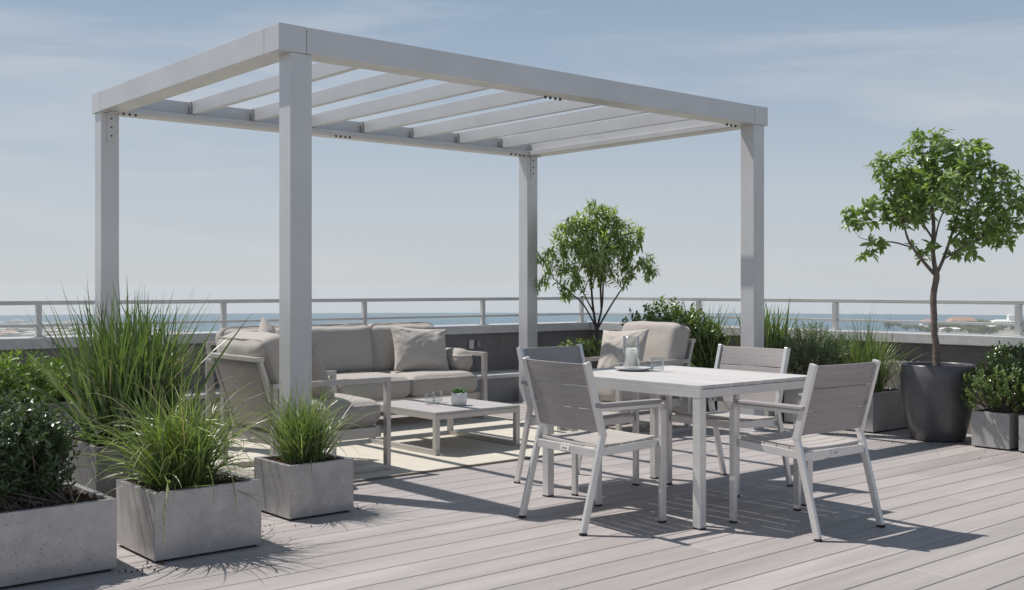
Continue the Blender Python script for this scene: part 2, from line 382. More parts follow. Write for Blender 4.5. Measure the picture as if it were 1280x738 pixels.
# ------------------------------------------------------------------ parapet walls and ledges
def wall(name,lab,x0,x1,y0,y1,cx0,cx1,cy0,cy1,seams,axis):
    r=empty(name,((x0+x1)/2,(y0+y1)/2,0),label=lab,cat='wall')
    ox,oy=(x0+x1)/2,(y0+y1)/2
    MB().box(x0-ox,x1-ox,y0-oy,y1-oy,-.04,.735).build('wall_face',M['render'],r)
    q=MB();e=[(cx0 if axis==0 else cy0)]+seams+[(cx1 if axis==0 else cy1)]
    for a,c in zip(e[:-1],e[1:]):
        if axis==0:q.box(a+.002-ox,c-.002-ox,cy0-oy,cy1-oy,.738,.83)
        else:q.box(cx0-ox,cx1-ox,a+.002-oy,c-.002-oy,.738,.83)
    q.build('coping',M['coping'],r,bevel=.006);return r
wall('parapet_wall','long dark rendered parapet with pale coping behind the sofa',-6,9.62,9.60,9.84,-6,9.66,9.54,9.88,[-3,0,3,6],0)
wall('parapet_wall','dark parapet with pale coping behind the large potted tree',9.40,9.62,-3,9.598,9.34,9.66,-3,9.538,[-.5,2.5,5.5,8.2],1)
r=empty('wall_ledge',(0,0,0),label='low grey ledge along the foot of the parapet behind the sofa',cat='ledge')
MB().box(-6,9.398,9.125,9.597,-.04,.27).build('ledge_body',M['ledge'],r);MB().box(-6,9.398,9.10,9.597,.272,.31).build('ledge_top',M['coping'],r,bevel=.004)
r=empty('gravel_ledge',(0,0,0),label='rough stone-faced ledge topped with gravel along the parapet behind the large pot',cat='ledge')
MB().box(9.03,9.398,-3,9.09,-.04,.55).build('ledge_body',M['stone'],r)
def gravel(x0,x1,y0,y1,z,n,s,seed,q=None,zj=.01):
    rr=random.Random(seed);q=q or MB()
    for _ in range(n):
        p=Vector((rr.uniform(x0,x1),rr.uniform(y0,y1),z+rr.uniform(-.3,1)*zj));e=Euler((rr.uniform(0,6),rr.uniform(0,6),rr.uniform(0,6))).to_matrix()
        a=s*rr.uniform(.5,1.2)
        vs=[p+e@Vector(v)*a for v in((1,0,0),(-1,.2,0),(0,.8,.1),(.1,-.7,0),(0,0,.45),(0,.1,-.45))]
        q.add(vs,[(0,2,4),(2,1,4),(1,3,4),(3,0,4),(2,0,5),(1,2,5),(3,1,5),(0,3,5)])
    return q
tag(gravel(9.04,9.39,2.5,9.0,.555,5500,.014,2).build('gravel',M['stone'],r),kind='stuff')

# ------------------------------------------------------------------ railing
def railing(lab,pts,axis,fixed,posts,ends,side):
    r=empty('railing',(0,0,0),label=lab,cat='railing')
    def P(t,z,o=0):return (t,fixed+o,z) if axis==0 else (fixed+o,t,z)
    MB().bar(P(ends[0],1.122),P(ends[1],1.122),.05,.036).build('top_rail',M['rail'],r,bevel=.004)
    MB().bar(P(ends[0],.93),P(ends[1],.93),.024,.024).build('mid_rail',M['rail'],r,bevel=.003)
    for t in posts:
        q=MB();q.bar(P(t,.832),P(t,1.103),.045,.045) if axis==0 else q.bar(P(t,.832),P(t,1.103),.05,.05)
        p=q.build('post',M['rail'],r,bevel=.004)
        a,c=(P(t-.05,.834,-.05),P(t+.05,.834,.05))
        MB().box(min(a[0],c[0]),max(a[0],c[0]),min(a[1],c[1]),max(a[1],c[1]),.831,.839).build('base_plate',M['rail'],p,bevel=.002)
    return r
railing('metal railing with two rails on the parapet behind the sofa',None,0,9.66,[-3.4,-1.8,-.2,1.35,2.92,4.6,6.17,7.75,9.30],(-6,9.46),0)
railing('metal railing with two rails on the parapet behind the large potted tree',None,1,9.47,[7.95,6.2,4.38,2.6,.8,-1],(9.63,-3),0)
r=empty('wall_socket',(7.52,9.597,.62),label='small grey double outlet box on the dark wall right of the sofa',cat='socket')
MB().box(-.03,.03,-.03,0,-.05,.05).build('box',M['rail'],r,bevel=.004);MB().box(.08,.13,-.025,0,-.035,.035).build('box',M['ledge'],r,bevel=.004)

# ------------------------------------------------------------------ pergola
pg=empty('pergola',(5.54,7.5,0),label='grey aluminium pergola with open slatted roof over the lounge area',cat='pergola')
ox,oy=5.54,7.5
X0,X1,Y0,Y1=3.15,7.926,5.87,9.04;pw=.147;ZB,ZT=2.675,2.835
def pb(q):return q
def shift(q): q.v=[(x-ox,y-oy,z) for x,y,z in q.v];return q
for x in (X0+.05,X1-pw-.035):
    for y in (Y0+.012,Y1-pw-.012):
        xs=x;x=x+(.035 if y<7 else -.03) if x<5 else x
        p=shift(MB().box(x,x+pw,y,y+pw,.012,ZB)).build('post',M['pergola'],pg,bevel=.006)
        shift(MB().box(x-.03,x+pw+.03,y-.03,y+pw+.03,.001,.012)).build('base_plate',M['pergola'],p,bevel=.002);x=xs
cap=.19
shift(MB().box(X0+cap,X1-cap,Y0,Y0+pw,ZB,ZT)).build('beam',M['pergola'],pg,bevel=.004)
shift(MB().box(X0+cap,X1-cap,Y1-pw,Y1,ZB,ZT)).build('beam',M['pergola'],pg,bevel=.004)
shift(MB().box(X0,X0+pw,Y0+cap,Y1-cap,ZB,ZT)).build('beam',M['pergola'],pg,bevel=.004)
shift(MB().box(X1-pw,X1,Y0+cap,Y1-cap,ZB,ZT)).build('beam',M['pergola'],pg,bevel=.004)
# mitred corner blocks
for sx in(0,1):
    for sy in(0,1):
        q=MB();xa=X0 if not sx else X1;ya=Y0 if not sy else Y1;dx=1 if not sx else -1;dy=1 if not sy else -1;g=.003
        P6=[(xa,ya),(xa+dx*(cap-g),ya),(xa+dx*(cap-g),ya+dy*pw),(xa+dx*pw,ya+dy*pw),(xa+dx*pw,ya+dy*(cap-g)),(xa,ya+dy*(cap-g))]
        vs=[(x,y,ZB-.001) for x,y in P6]+[(x,y,ZT+.001) for x,y in P6]
        fs=[(5,4,3,2,1,0),(6,7,8,9,10,11)]+[(i,(i+1)%6,6+(i+1)%6,6+i) for i in range(6)]
        if (dx*dy)<0: fs=[tuple(reversed(f)) for f in fs]
        q.add(vs,fs);shift(q).build('corner_block',M['pergola'],pg,bevel=.003)
# inner tracks
for a in ((X0+pw,X1-pw,Y0+pw+.001,Y0+pw+.05),(X0+pw,X1-pw,Y1-pw-.05,Y1-pw-.001)):
    t=shift(MB().box(*a,ZB+.004,ZB+.05)).build('inner_track',M['pergola'],pg,bevel=.002)
shift(MB().box(X0+pw+.001,X0+pw+.045,Y0+pw+.05,Y1-pw-.05,ZB+.004,ZB+.05)).build('inner_track',M['pergola'],pg,bevel=.002)
shift(MB().box(X1-pw-.045,X1-pw-.001,Y0+pw+.05,Y1-pw-.05,ZB+.004,ZB+.05)).build('inner_track',M['pergola'],pg,bevel=.002)
for k in range(7):
    x=3.93+.572*k
    shift(MB().box(x,x+.045,Y0+pw+.012,Y1-pw-.012,ZB+.052,ZB+.165)).build('roof_slat',M['pergola'],pg,bevel=.003)
    for y in (Y0+pw+.014,Y1-pw-.034):
        shift(MB().box(x-.012,x-.001,y,y+.02,ZB+.053,ZB+.16)).build('slat_bracket',M['alu_warm'],pg)
def bolts(x,y,n,dx,dy,z):
    for i in range(n):
        q=MB();q.lathe([(.001,z-.018),(.009,z-.016),(.010,z-.006),(.010,z+.002)],10,(x+dx*i,y+dy*i));shift(q).build('bolt',M['darkmetal'],pg,smooth=True)
bolts(X0+pw+.05,Y1-pw-.03,3,.05,0,ZB+.004);bolts(5.35,Y1-pw-.03,4,.05,0,ZB+.004);bolts(X1-pw-.28,Y1-pw-.03,4,.06,0,ZB+.004)
bolts(5.45,Y0+pw+.03,4,.05,0,ZB+.004);bolts(X1-pw-.2,Y0+pw+.03,3,.06,0,ZB+.004)
for x in (X0+.02,X1-pw-.035):
    # angle bracket on the inner face of each back post
    q=MB().box(x+.045,x+.115,Y1-pw-.012-.008,Y1-pw-.0125,ZB-.24,ZB-.002);q.box(x+.045,x+.115,Y1-pw-.10,Y1-pw-.0215,ZB-.010,ZB-.002)
    q.box(x+pw+.0005,x+pw+.009,Y1-pw+.02,Y1-pw+.09,ZB-.22,ZB-.002)
    br=shift(q).build('angle_bracket',M['pergola'],pg,bevel=.002)
    for z in (ZB-.05,ZB-.12,ZB-.19):
        q=MB();q.tube([(x+.08,Y1-pw-.0205,z),(x+.08,Y1-pw-.027,z)],.007,8);shift(q).build('bolt',M['darkmetal'],br)

# ------------------------------------------------------------------ rug
r=empty('rug',(4.75,7.32,0),label='cream woven outdoor rug under the lounge seating',cat='rug')
MB().box(-1.95,1.95,-1.30,1.30,.001,.011).build('pile',M['rug'],r)
q=MB()
for a in((-1.975,1.975,-1.325,-1.301),(-1.975,1.975,1.301,1.325),(-1.975,-1.951,-1.3,1.3),(1.951,1.975,-1.3,1.3)):q.box(*a,.001,.013)
q.build('binding',M['rugedge'],r,bevel=.003)

# ------------------------------------------------------------------ cushions
def cushion(sx,sy,sz,rad=.05,bulge=.03,n=16,seed=0,wr=.006,sag=0):
    """soft box centred at origin, sx*sy*sz full size, z is the thin axis"""
    q=MB();idx={};hx,hy,hz=sx/2,sy/2,sz/2;rad=min(rad,hz*.98)
    def pos(a,b_,c):
        x,y,z=a*hx,b_*hy,c*hz
        ix=max(-hx+rad,min(hx-rad,x));iy=max(-hy+rad,min(hy-rad,y));iz=max(-hz+rad,min(hz-rad,z))
        d=Vector((x-ix,y-iy,z-iz));
        if d.length>1e-6:d=d.normalized()*rad
        p=Vector((ix,iy,iz))+d
        f=(1-a*a)**.45*(1-b_*b_)**.45 if abs(a)<1 and abs(b_)<1 else 0
        p.z+=c*bulge*f-sag*f
        g=(1-c*c)
        p.x+=a*bulge*.45*g*(1-b_*b_*.6);p.y+=b_*bulge*.45*g*(1-a*a*.6)
        nv=noise.noise_vector(Vector((p.x*5+seed*7,p.y*5,p.z*5)))*wr+noise.noise_vector(Vector((p.x*14+seed*3,p.y*14,p.z*9)))*wr*.45
        return p+nv
    def cc(i):  # denser near the edges
        t=-1+2*i/n;return math.copysign(abs(t)**.75,t)
    def vid(i,j,k):
        key=(i,j,k)
        if key not in idx:
            idx[key]=len(q.v);q.v.append(tuple(pos(cc(i),cc(j),cc(k))))
        return idx[key]
    for i in range(n):
        for j in range(n):
            q.f.append((vid(i,j,n),vid(i+1,j,n),vid(i+1,j+1,n),vid(i,j+1,n)))
            q.f.append((vid(i,j,0),vid(i,j+1,0),vid(i+1,j+1,0),vid(i+1,j,0)))
            q.f.append((vid(i,0,j),vid(i+1,0,j),vid(i+1,0,j+1),vid(i,0,j+1)))
            q.f.append((vid(i,n,j),vid(i,n,j+1),vid(i+1,n,j+1),vid(i+1,n,j)))
            q.f.append((vid(0,i,j),vid(0,i,j+1),vid(0,i+1,j+1),vid(0,i+1,j)))
            q.f.append((vid(n,i,j),vid(n,i+1,j),vid(n,i+1,j+1),vid(n,i,j+1)))
    return q
def piping(sx,sy,z,rad,r=.0045):
    hx,hy=sx/2-.001,sy/2-.001;pts=[]
    for cx,cy,a0 in((hx-rad,hy-rad,0),(-hx+rad,hy-rad,PI/2),(-hx+rad,-hy+rad,PI),(hx-rad,-hy+rad,1.5*PI)):
        for k in range(6):
            a=a0+k*PI/10;pts.append((cx+rad*math.cos(a),cy+rad*math.sin(a),z))
    pts.append(pts[0]);return MB().tube(pts,r,6,False)
def add_cushion(name,parent,size,loc,rot,seed,rad=.055,bulge=.03,wr=.006,mat='fabric',sag=0):
    o=cushion(*size,rad,bulge,16,seed,wr,sag).build(name,M[mat],parent,smooth=True,loc=loc,rot=rot)
    sx,sy,sz=size
    for s in (1,):
        piping(sx+bulge*.3,sy+bulge*.3,sz/2-rad*.55,rad*1.1,.0035).build('piping',M[mat],o,smooth=True)
    sd=o.modifiers.new('s','SUBSURF');sd.levels=1;sd.render_levels=1
    return o
def pillow(name,size,thick,loc,rot,seed,mat='fabric_l',**k):
    n=30;q=MB();idx={}
    def pos(i,j,s):
        a=-1+2*i/n;b_=-1+2*j/n
        a=math.sin(a*PI/2)*.5+a*.5;b_=math.sin(b_*PI/2)*.5+b_*.5
        t=((1-abs(a)**2.3)*(1-abs(b_)**2.3));t=max(t,0)**.5
        x=a*size/2*(1-.10*(1-b_*b_)*abs(a));y=b_*size/2*(1-.10*(1-a*a)*abs(b_))
        z=s*thick/2*t
        # folds radiating from the corners
        ang=math.atan2(abs(b_)-.95,abs(a)-.95);rr=math.hypot(abs(a)-1,abs(b_)-1)
        z+=s*.016*math.sin(ang*11+seed+3*a*b_)*max(0,1-rr*1.05)*t
        z+=s*.007*math.sin(26*(a*(1 if seed%2 else -1)*.6+b_)+4*noise.noise(Vector((x*4,y*4,seed))))*max(0,noise.noise(Vector((x*6,y*6,seed+3)))+.25)*t
        z+=(noise.noise(Vector((x*9+seed*5,y*9,s*3)))*.020+noise.noise(Vector((x*22+seed*5,y*16,s)))*.008)*t
        return (x,y,z)
    def vid(i,j,s):
        e=i in(0,n) or j in(0,n);key=(i,j,0 if e else s)
        if key not in idx:idx[key]=len(q.v);q.v.append(pos(i,j,0 if e else s))
        return idx[key]
    for i in range(n):
        for j in range(n):
            q.f.append((vid(i,j,1),vid(i+1,j,1),vid(i+1,j+1,1),vid(i,j+1,1)))
            q.f.append((vid(i,j,-1),vid(i,j+1,-1),vid(i+1,j+1,-1),vid(i+1,j,-1)))
    o=q.build(name,M[mat],None,smooth=True,loc=loc,rot=rot);tag(o,**k);return o

# ------------------------------------------------------------------ sofa (faces -y)
sx0,sx1=4.05,6.50;sy0,sy1=8.03,8.92
sofa=empty('sofa',((sx0+sx1)/2,(sy0+sy1)/2,.012),label='long three-seat outdoor sofa with taupe cushions along the parapet',cat='sofa')
hw=(sx1-sx0)/2;hd=(sy1-sy0)/2
def loop_frame(x,y0,y1,z0,z1,w=.045,t=.04):
    q=MB();q.box(x-w/2,x+w/2,y0,y1,z1-t,z1);q.box(x-w/2,x+w/2,y0,y1,z0,z0+t)
    q.box(x-w/2,x+w/2,y0,y0+t,z0+t+.0005,z1-t-.0005);q.box(x-w/2,x+w/2,y1-t,y1,z0+t+.0005,z1-t-.0005);return q
for x in(-hw+.022,hw-.022): loop_frame(x,-hd,hd-.06,0,.63).build('arm_frame',M['alu_warm'],sofa,bevel=.003)
q=MB();q.box(-hw+.046,hw-.046,-hd+.045,-hd+.085,.19,.25);q.box(-hw+.046,hw-.046,hd-.16,hd-.12,.19,.25)
for k in range(9):
    x=-hw+.15+k*(2*hw-.3)/8;q.box(x-.02,x+.02,-hd+.0855,hd-.1605,.205,.24)
q.build('seat_frame',M['alu_warm'],sofa,bevel=.002)
q=MB();q.bar((-hw+.046,hd-.13,.27),(-hw+.046,hd-.02,.74),.035,.03);q.bar((hw-.046,hd-.13,.27),(hw-.046,hd-.02,.74),.035,.03);q.bar((-hw+.03,hd-.02,.755),(hw-.03,hd-.02,.755),.035,.03)
q.build('back_frame',M['alu_warm'],sofa,bevel=.002)
cw=(2*hw-.16)/3
for k in range(3):
    x=-hw+.08+cw*(k+.5)
    add_cushion('seat_cushion',sofa,(cw-.006,.74,.19),(x,-.055,.347),(0,0,0),k+1,.06,.03,sag=.006)
for k in range(3):
    x=-hw+.08+cw*(k+.5)-(.03 if k==2 else 0)
    add_cushion('back_cushion',sofa,(cw-.01,.47,.19),(x,.27+.01*(k%2),.655),(R(90-12),0,R((-1,1,0)[k])),k+5,.075,.045,.01)
for s in(-1,1):
    add_cushion('arm_cushion',sofa,(.54,.20,.20),(s*(hw-.145),-.05,.54),(0,0,R(90)),9+s,.09,.02)
pillow('throw_pillow',.52,.2,(6.00,8.42,.665),(R(66),R(4),R(-14)),2,label='large taupe throw pillow leaning on the sofa back beside the right arm',cat='pillow').scale=(1.1,.88,1.1)
pillow('throw_pillow',.46,.18,(4.48,8.44,.70),(R(64),R(40),R(14)),3,label='pale throw pillow peeking over the left armchair from the far sofa end',cat='pillow')

# ------------------------------------------------------------------ armchairs (face +y in local space)
def armchair(loc,rz,lab):
    r=empty('armchair',loc,rz,label=lab,cat='armchair')
    for x in(-.355,.355):
        loop_frame(x,-.40,.49,0,.63,.045,.035).build('arm_frame',M['alu_warm'],r,bevel=.003)
    q=MB();q.box(-.332,.332,-.40,-.36,0.0,.035);q.build('floor_bar',M['alu_warm'],r,bevel=.002)
    q=MB();q.box(-.332,.332,.40,.44,.22,.295);q.box(-.332,.332,-.34,-.30,.22,.295)
    q.box(-.332,-.30,-.2995,.3995,.22,.29);q.box(.30,.332,-.2995,.3995,.22,.29)
    for k in range(5):q.box(-.2995,.2995,-.22+k*.13,-.18+k*.13,.25,.28)
    q.build('seat_frame',M['alu_warm'],r,bevel=.002)
    q=MB()
    for x in(-.33,.33):q.bar((x,-.30,.27),(x,-.47,.77),.038,.03,(0,1,0))
    q.bar((-.349,-.474,.784),(.349,-.474,.784),.055,.03);q.build('back_frame',M['alu_warm'],r,bevel=.003)
    q=MB();
    for i in range(13):
        for zz in range(9):
            x=-.308+.616*i/12;t=zz/8;y=-.318-.156*t-.012*math.sin(PI*t)*(1-(x/.31)**2);q.v.append((x,y,.30+.468*t))
    for i in range(12):
        for zz in range(8):
            a=i*9+zz;q.f.append((a,a+9,a+10,a+1))
    o=q.build('back_sling',M['sling'],r,smooth=True);sl=o.modifiers.new('t','SOLIDIFY');sl.thickness=.006
    add_cushion('seat_cushion',r,(.655,.74,.17),(0,.09,.385),(0,0,0),3,.06,.028,sag=.005)
    add_cushion('back_cushion',r,(.685,.53,.205),(0,-.298,.675),(R(90+18.4),0,0),5,.06,.016,.010)
    return r
armchair((3.70,6.60,.012),-PI/2,'taupe cushioned armchair in the left foreground seen from behind its backrest')
armchair((6.93,6.62,.001),PI/2,'taupe cushioned armchair behind the dining table facing the left')
pillow('throw_pillow',.44,.17,(3.74,6.60,.655),(R(68),R(3),PI/2+R(10)),5,mat='fabric',label='taupe throw pillow propped in the left foreground armchair',cat='pillow')
pillow('throw_pillow',.47,.17,(6.86,6.62,.675),(R(66),R(-3),-PI/2+R(14)),6,label='light throw pillow propped in the armchair behind the dining table',cat='pillow')

# ------------------------------------------------------------------ coffee table
ct=empty('coffee_table',(5.18,6.95,.012),label='low square coffee table with sled legs on the rug',cat='table')
q=MB();q.box(-.41,.41,-.45,.45,.30,.318);q.build('tabletop',M['coffee'],ct,bevel=.003)
q=MB();
for a in((-.41,.41,-.45,-.415),(-.41,.41,.415,.45)):q.box(*a,.262,.2985)
for a in((-.41,-.375,-.4145,.4145),(.375,.41,-.4145,.4145)):q.box(*a,.262,.2985)
q.build('apron',M['alu_warm'],ct,bevel=.002)
for sx in(-1,1):
    for sy in(-1,1):
        x=sx*.39;y=sy*.43;MB().box(x-.02,x+.02,y-.02,y+.02,.0355,.2615).build('leg',M['alu_warm'],ct,bevel=.002)
    MB().box(sx*.39-.02,sx*.39+.02,-.45,.45,0,.035).build('floor_runner',M['alu_warm'],ct,bevel=.002)
def tumbler(loc,lab,r=.040,h=.088,k=8,grp=None):
    o_=MB();n=32;rings=[]
    prof=[(r*.82,0),(r*.9,.003),(r*.97,h*.5),(r,h),(r-.0035,h),(r-.0045,h*.5),(r*.8,.014),(.001,.013)]
    o_.lathe(prof,n)
    o=o_.build('tumbler',M['glass'],None,smooth=True,loc=loc);tag(o,lab,'glass',grp);return o
ZC=.331
tumbler((5.08,7.00,ZC),'left clear glass tumbler on the coffee table')
tumbler((5.20,7.06,ZC),'clear glass tumbler between the other tumbler and the succulent pot')
sp=empty('succulent_pot',(5.21,6.79,ZC),label='small white ceramic pot with a green succulent on the coffee table',cat='potted plant')
prof=[(.045,0),(.054,.004),(.062,.03),(.063,.075),(.061,.097),(.055,.097),(.055,.07),(.001,.07)]
MB().lathe(prof,40).build('pot',M['ceramic'],sp,smooth=True)
gravel(-.03,.03,-.03,.03,.083,160,.010,3).build('soil',M['soil'],sp)
def fleshy(rnd,n,L,z0):
    q=MB()
    for i in range(n):
        a=i*2.39996;t=i/n;el=R(25+55*(1-t)) if False else R(80-62*t);l=L*rnd.uniform(.8,1.1)*(.75+.3*t)
        d=Vector((math.cos(a)*math.cos(el),math.sin(a)*math.cos(el),math.sin(el)));pts=[];rad=[]
        for k in range(7):
            s=k/6;p=Vector((0,0,z0))+d*l*s+Vector((0,0,-.012*s*s));pts.append(p);rad.append(.0095*(math.sin(PI*min(1,.18+.82*s))**.8)*1.0+.0006)
        q.tube(pts,rad,6)
    return q
fleshy(random.Random(2),30,.085,.085).build('succulent_leaves',M['succulent'],sp,smooth=True)

# ------------------------------------------------------------------ dining table
TX0,TX1,TY0,TY1=4.37,5.37,3.66,4.88
dt=empty('dining_table',((TX0+TX1)/2,(TY0+TY1)/2,0),label='pale grey slatted dining table with square metal legs',cat='table')
hx=(TX1-TX0)/2;hy=(TY1-TY0)/2;TH=.745
for k in range(8):
    w=(2*hx-.05)/8;x=-hx+.025+w*k
    MB().box(x+.003,x+w-.004,-hy+.003,hy-.003,TH-.018,TH).build('table_slat',M['table_y'],dt,bevel=.0025)
for a in((-hx,-hx+.0245),(hx-.0245,hx)):MB().box(*a,-hy,hy,TH-.0205,TH+.001).build('edge_trim',M['alu'],dt,bevel=.002)
q=MB();q.box(-hx,hx,-hy+.001,-hy+.03,TH-.065,TH-.021);q.box(-hx,hx,hy-.03,hy-.001,TH-.065,TH-.021)
q.box(-hx,-hx+.03,-hy+.0305,hy-.0305,TH-.065,TH-.021);q.box(hx-.03,hx,-hy+.0305,hy-.0305,TH-.065,TH-.021)
q.box(-.02,.02,-hy+.0305,hy-.0305,TH-.055,TH-.021);q.build('apron',M['alu'],dt,bevel=.002)
for sx in(-1,1):
    for sy in(-1,1):
        x=sx*(hx-.027);y=sy*(hy-.027)
        lg=MB().box(x-.025,x+.025,y-.025,y+.025,.008,TH-.0655).build('leg',M['alu'],dt,bevel=.003)
        MB().box(x-.024,x+.024,y-.024,y+.024,.0005,.0078).build('foot_pad',M['rubber'],lg)
# on the table
o=MB().lathe([(.05,.0),(.085,.003),(.115,.014),(.117,.018),(.108,.017),(.075,.010),(.001,.009)],48).build('tray',M['coping'],None,smooth=True,loc=(4.87,4.60,TH+.001));tag(o,'round grey tray under the candle on the dining table','tray')
cn=empty('candle_lantern',(4.865,4.615,TH+.0195),label='clear glass lantern holding a white pillar candle on the round tray',cat='candle')
q=MB();q.lathe([(.046,0),(.05,.004),(.05,.19),(.047,.19),(.046,.009),(.001,.008)],40);q.build('glass_cylinder',M['glass'],cn,smooth=True)
q=MB();q.lathe([(.001,.010),(.035,.010),(.036,.115),(.033,.118),(.001,.113)],32);q.build('candle',M['wax'],cn,smooth=True)
MB().tube([(0,0,.112),(.002,0,.125)],.0015,6).build('wick',M['rubber'],cn)
q=MB();hp=[(-.05+0*k,0,0) for k in range(1)]
pts=[(-.049-.034*math.sin(PI*t/8),.0,.05+.09*t/8) for t in range(9)];q.tube(pts,.005,8);q.build('handle',M['glass'],cn,smooth=True,rot=(0,0,R(-40)))
tumbler((4.925,4.455,TH+.001),'clear glass tumbler beside the candle tray on the dining table',.042,.085)

# ------------------------------------------------------------------ dining chairs (face +y in local space)
def dining_chair(lab):
    r=empty('dining_chair',(0,0,0),label=lab,cat='chair',group='slatted armchairs round the dining table')
    A=M['alu'];W2=.262
    for s in(-1,1):
        x=s*W2
        K=(x,-.155,.50);Fo=(x,-.285,.010);T=(x,-.262,.872)
        q=MB();q.bar(Fo,K,.023,.037,(0,1,0));q.bar((x,-.153,.485),T,.026,.038,(0,1,0))
        lg=q.build('rear_leg',A,r,bevel=.004)
        MB().box(x-.0115,x+.0115,-.303,-.267,.0005,.011).build('foot_cap',M['rubber'],lg)
        # front leg turning into the arm tube
        xo=s*(W2+.004);pts=[];
        q=MB();q.bar((xo,.255,.010),(xo,.255,.605),.023,.038,(0,1,0));
        prev=None
        for k in range(7):
            a=k*PI/12;p=Vector((xo,.235+.020*math.cos(a)-.0,.605+.026*math.sin(a)))
            if prev is not None:q.bar(prev,p,.023,.037-.002*k,(0,1,0) if k<4 else (0,0,1))
            prev=p
        q.bar((xo,.240,.628),(xo,-.185,.628),.026,.020)
        lg=q.build('front_leg',A,r,bevel=.003)
        MB().box(xo-.0115,xo+.0115,.236,.274,.0005,.0098).build('foot_cap',M['rubber'],lg)
        q=MB();q.add([(xo-.026,-.215,.640),(xo+.026,-.215,.640),(xo+.026,.225,.640),(xo-.026,.225,.640),(xo-.026,-.215,.660),(xo+.026,-.215,.660),(xo+.024,.235,.660),(xo-.024,.235,.660)],[(3,2,1,0),(4,5,6,7),(0,1,5,4),(1,2,6,5),(2,3,7,6),(3,0,4,7)])
        q.build('armrest',M['plank_y'],r,bevel=.005)
        MB().bar((s*(W2-.022),-.175,.405),(s*(W2-.022),.245,.425),.02,.04).build('side_rail',A,r,bevel=.002)
    q=MB();q.box(-W2+.016,W2-.016,-.195,-.172,.382,.424);q.build('rear_rail',A,r,bevel=.002)
    q=MB();q.box(-W2+.016,W2-.016,.240,.262,.402,.442);q.build('front_rail',A,r,bevel=.002)
    q=MB()
    for k in range(5):
        y0=-.170+k*.0815;y1=y0+.0760
        def z(y): return .430+.020*((y+.17)/.42)-.008*math.sin(PI*(y+.17)/.42)
        n=8;vs=[]
        for i in range(n+1):
            x=-.238+.476*i/n;dz=-.006*(1-(x/.238)**2)
            vs+= [(x,y0,z(y0)+dz),(x,y1,z(y1)+dz),(x,y1,z(y1)+dz+.014),(x,y0,z(y0)+dz+.014)]
        fs=[(0,1,2,3),(4*n+3,4*n+2,4*n+1,4*n)]
        for i in range(n):
            for j in range(4):
                a=4*i+j;b2=4*i+(j+1)%4;fs.append((a,a+4,b2+4,b2))
        MB().add(vs,fs).build('seat_slat',M['seat_x'],r,bevel=.002)
    # back slats, slightly hollow
    hts=[(.508,.6235),(.628,.7435),(.748,.863)]
    for z0,z1 in hts:
        n=12;vs=[]
        for i in range(n+1):
            x=-.246+.492*i/n;bow=-.018*(1-(x/.246)**2)
            for zz in(z0,z1):
                yb=-.155-.107*(zz-.5)/.372+bow
                vs+= [(x,yb-.006,zz),(x,yb+.007,zz)]
        # verts per column: z0 back, z0 front, z1 back, z1 front
        fs=[(0,1,3,2),(4*n+2,4*n+3,4*n+1,4*n)]
        for i in range(n):
            a=4*i;fs+= [(a,a+4,a+5,a+1),(a+1,a+5,a+7,a+3),(a+3,a+7,a+6,a+2),(a+2,a+6,a+4,a)]
        MB().add(vs,[tuple(reversed(f)) for f in fs]).build('back_slat',M['plank_x'],r,bevel=.002)
    q=MB().box(-.036,.036,-.1985,-.1955,.390,.416);bd=q.build('maker_badge',M['ceramic'],r,bevel=.001)
    q=MB()
    for cx in(-.010,.010):
        for a in range(5):
            t0=PI*.25*a+.4;t1=PI*.25*(a+1)+.4;q.bar((cx+.006*math.cos(t0),-.1995,.403+.005*math.sin(t0)),(cx+.006*math.cos(t1),-.1995,.403+.005*math.sin(t1)),.002,.002)
    q.build('badge_mark',M['darkmetal'],bd)
    return r
ch=dining_chair('slatted metal armchair at the right front of the table with its back to the viewer')
ch.location=(4.905,3.40,0);ch.rotation_euler=(0,0,R(-3))
copy_tree(ch,(4.14,4.205,0),R(-90-5),'slatted metal armchair at the left front of the table with its seat fully visible')
copy_tree(ch,(4.80,5.02,0),R(180),'slatted metal armchair mostly hidden behind the left front chair')
copy_tree(ch,(5.50,4.38,0),R(90),'slatted metal armchair on the far side of the table facing the viewer')

# ------------------------------------------------------------------ planters
def planter(loc,w,d,h,mat,lab,rz=0,wall=.028,soil=.03,grp=None,seed=1,corner='planter'):
    r=empty('planter',loc,rz,label=lab,cat='planter',group=grp)
    a,c=w/2,d/2;rings=[(a,c,.012),(a,c,h),(a-wall,c-wall,h),(a-wall,c-wall,h-.10)]
    vs=[];fs=[]
    for x,y,z in rings:vs+=[(-x,-y,z),(x,-y,z),(x,y,z),(-x,y,z)]
    for i in range(3):
        for k in range(4):
            k2=(k+1)%4;fs.append((4*i+k,4*i+k2,4*i+4+k2,4*i+4+k))
    fs+= [(3,2,1,0),(12,13,14,15)]
    MB().add(vs,fs).build('box',M[mat],r,bevel=.0035)
    MB().box(-a+.02,a-.02,-c+.02,c-.02,.0005,.0118).build('base',M['rubber'],r)
    n=10;q=MB()
    ww,dd=w-2*wall-.002,d-2*wall-.002
    for i in range(n+1):
        for j in range(n+1):
            x=-ww/2+ww*i/n;y=-dd/2+dd*j/n;q.v.append((x,y,h-soil+noise.noise(Vector((x*9+seed,y*9,0)))*.014))
    for i in range(n):
        for j in range(n):
            k=i*(n+1)+j;q.f.append((k,k+n+1,k+n+2,k+1))
    q=gravel(-ww/2+.012,ww/2-.012,-dd/2+.012,dd/2-.012,h-soil+.006,int(ww*dd*7000),.012,seed,q,.012)
    q.build('soil',M['soil'],r)
    return r
planter((1.285,5.08,0),1.0,.55,.318,'conc','large concrete planter at the left edge holding the dark shrub',seed=1)
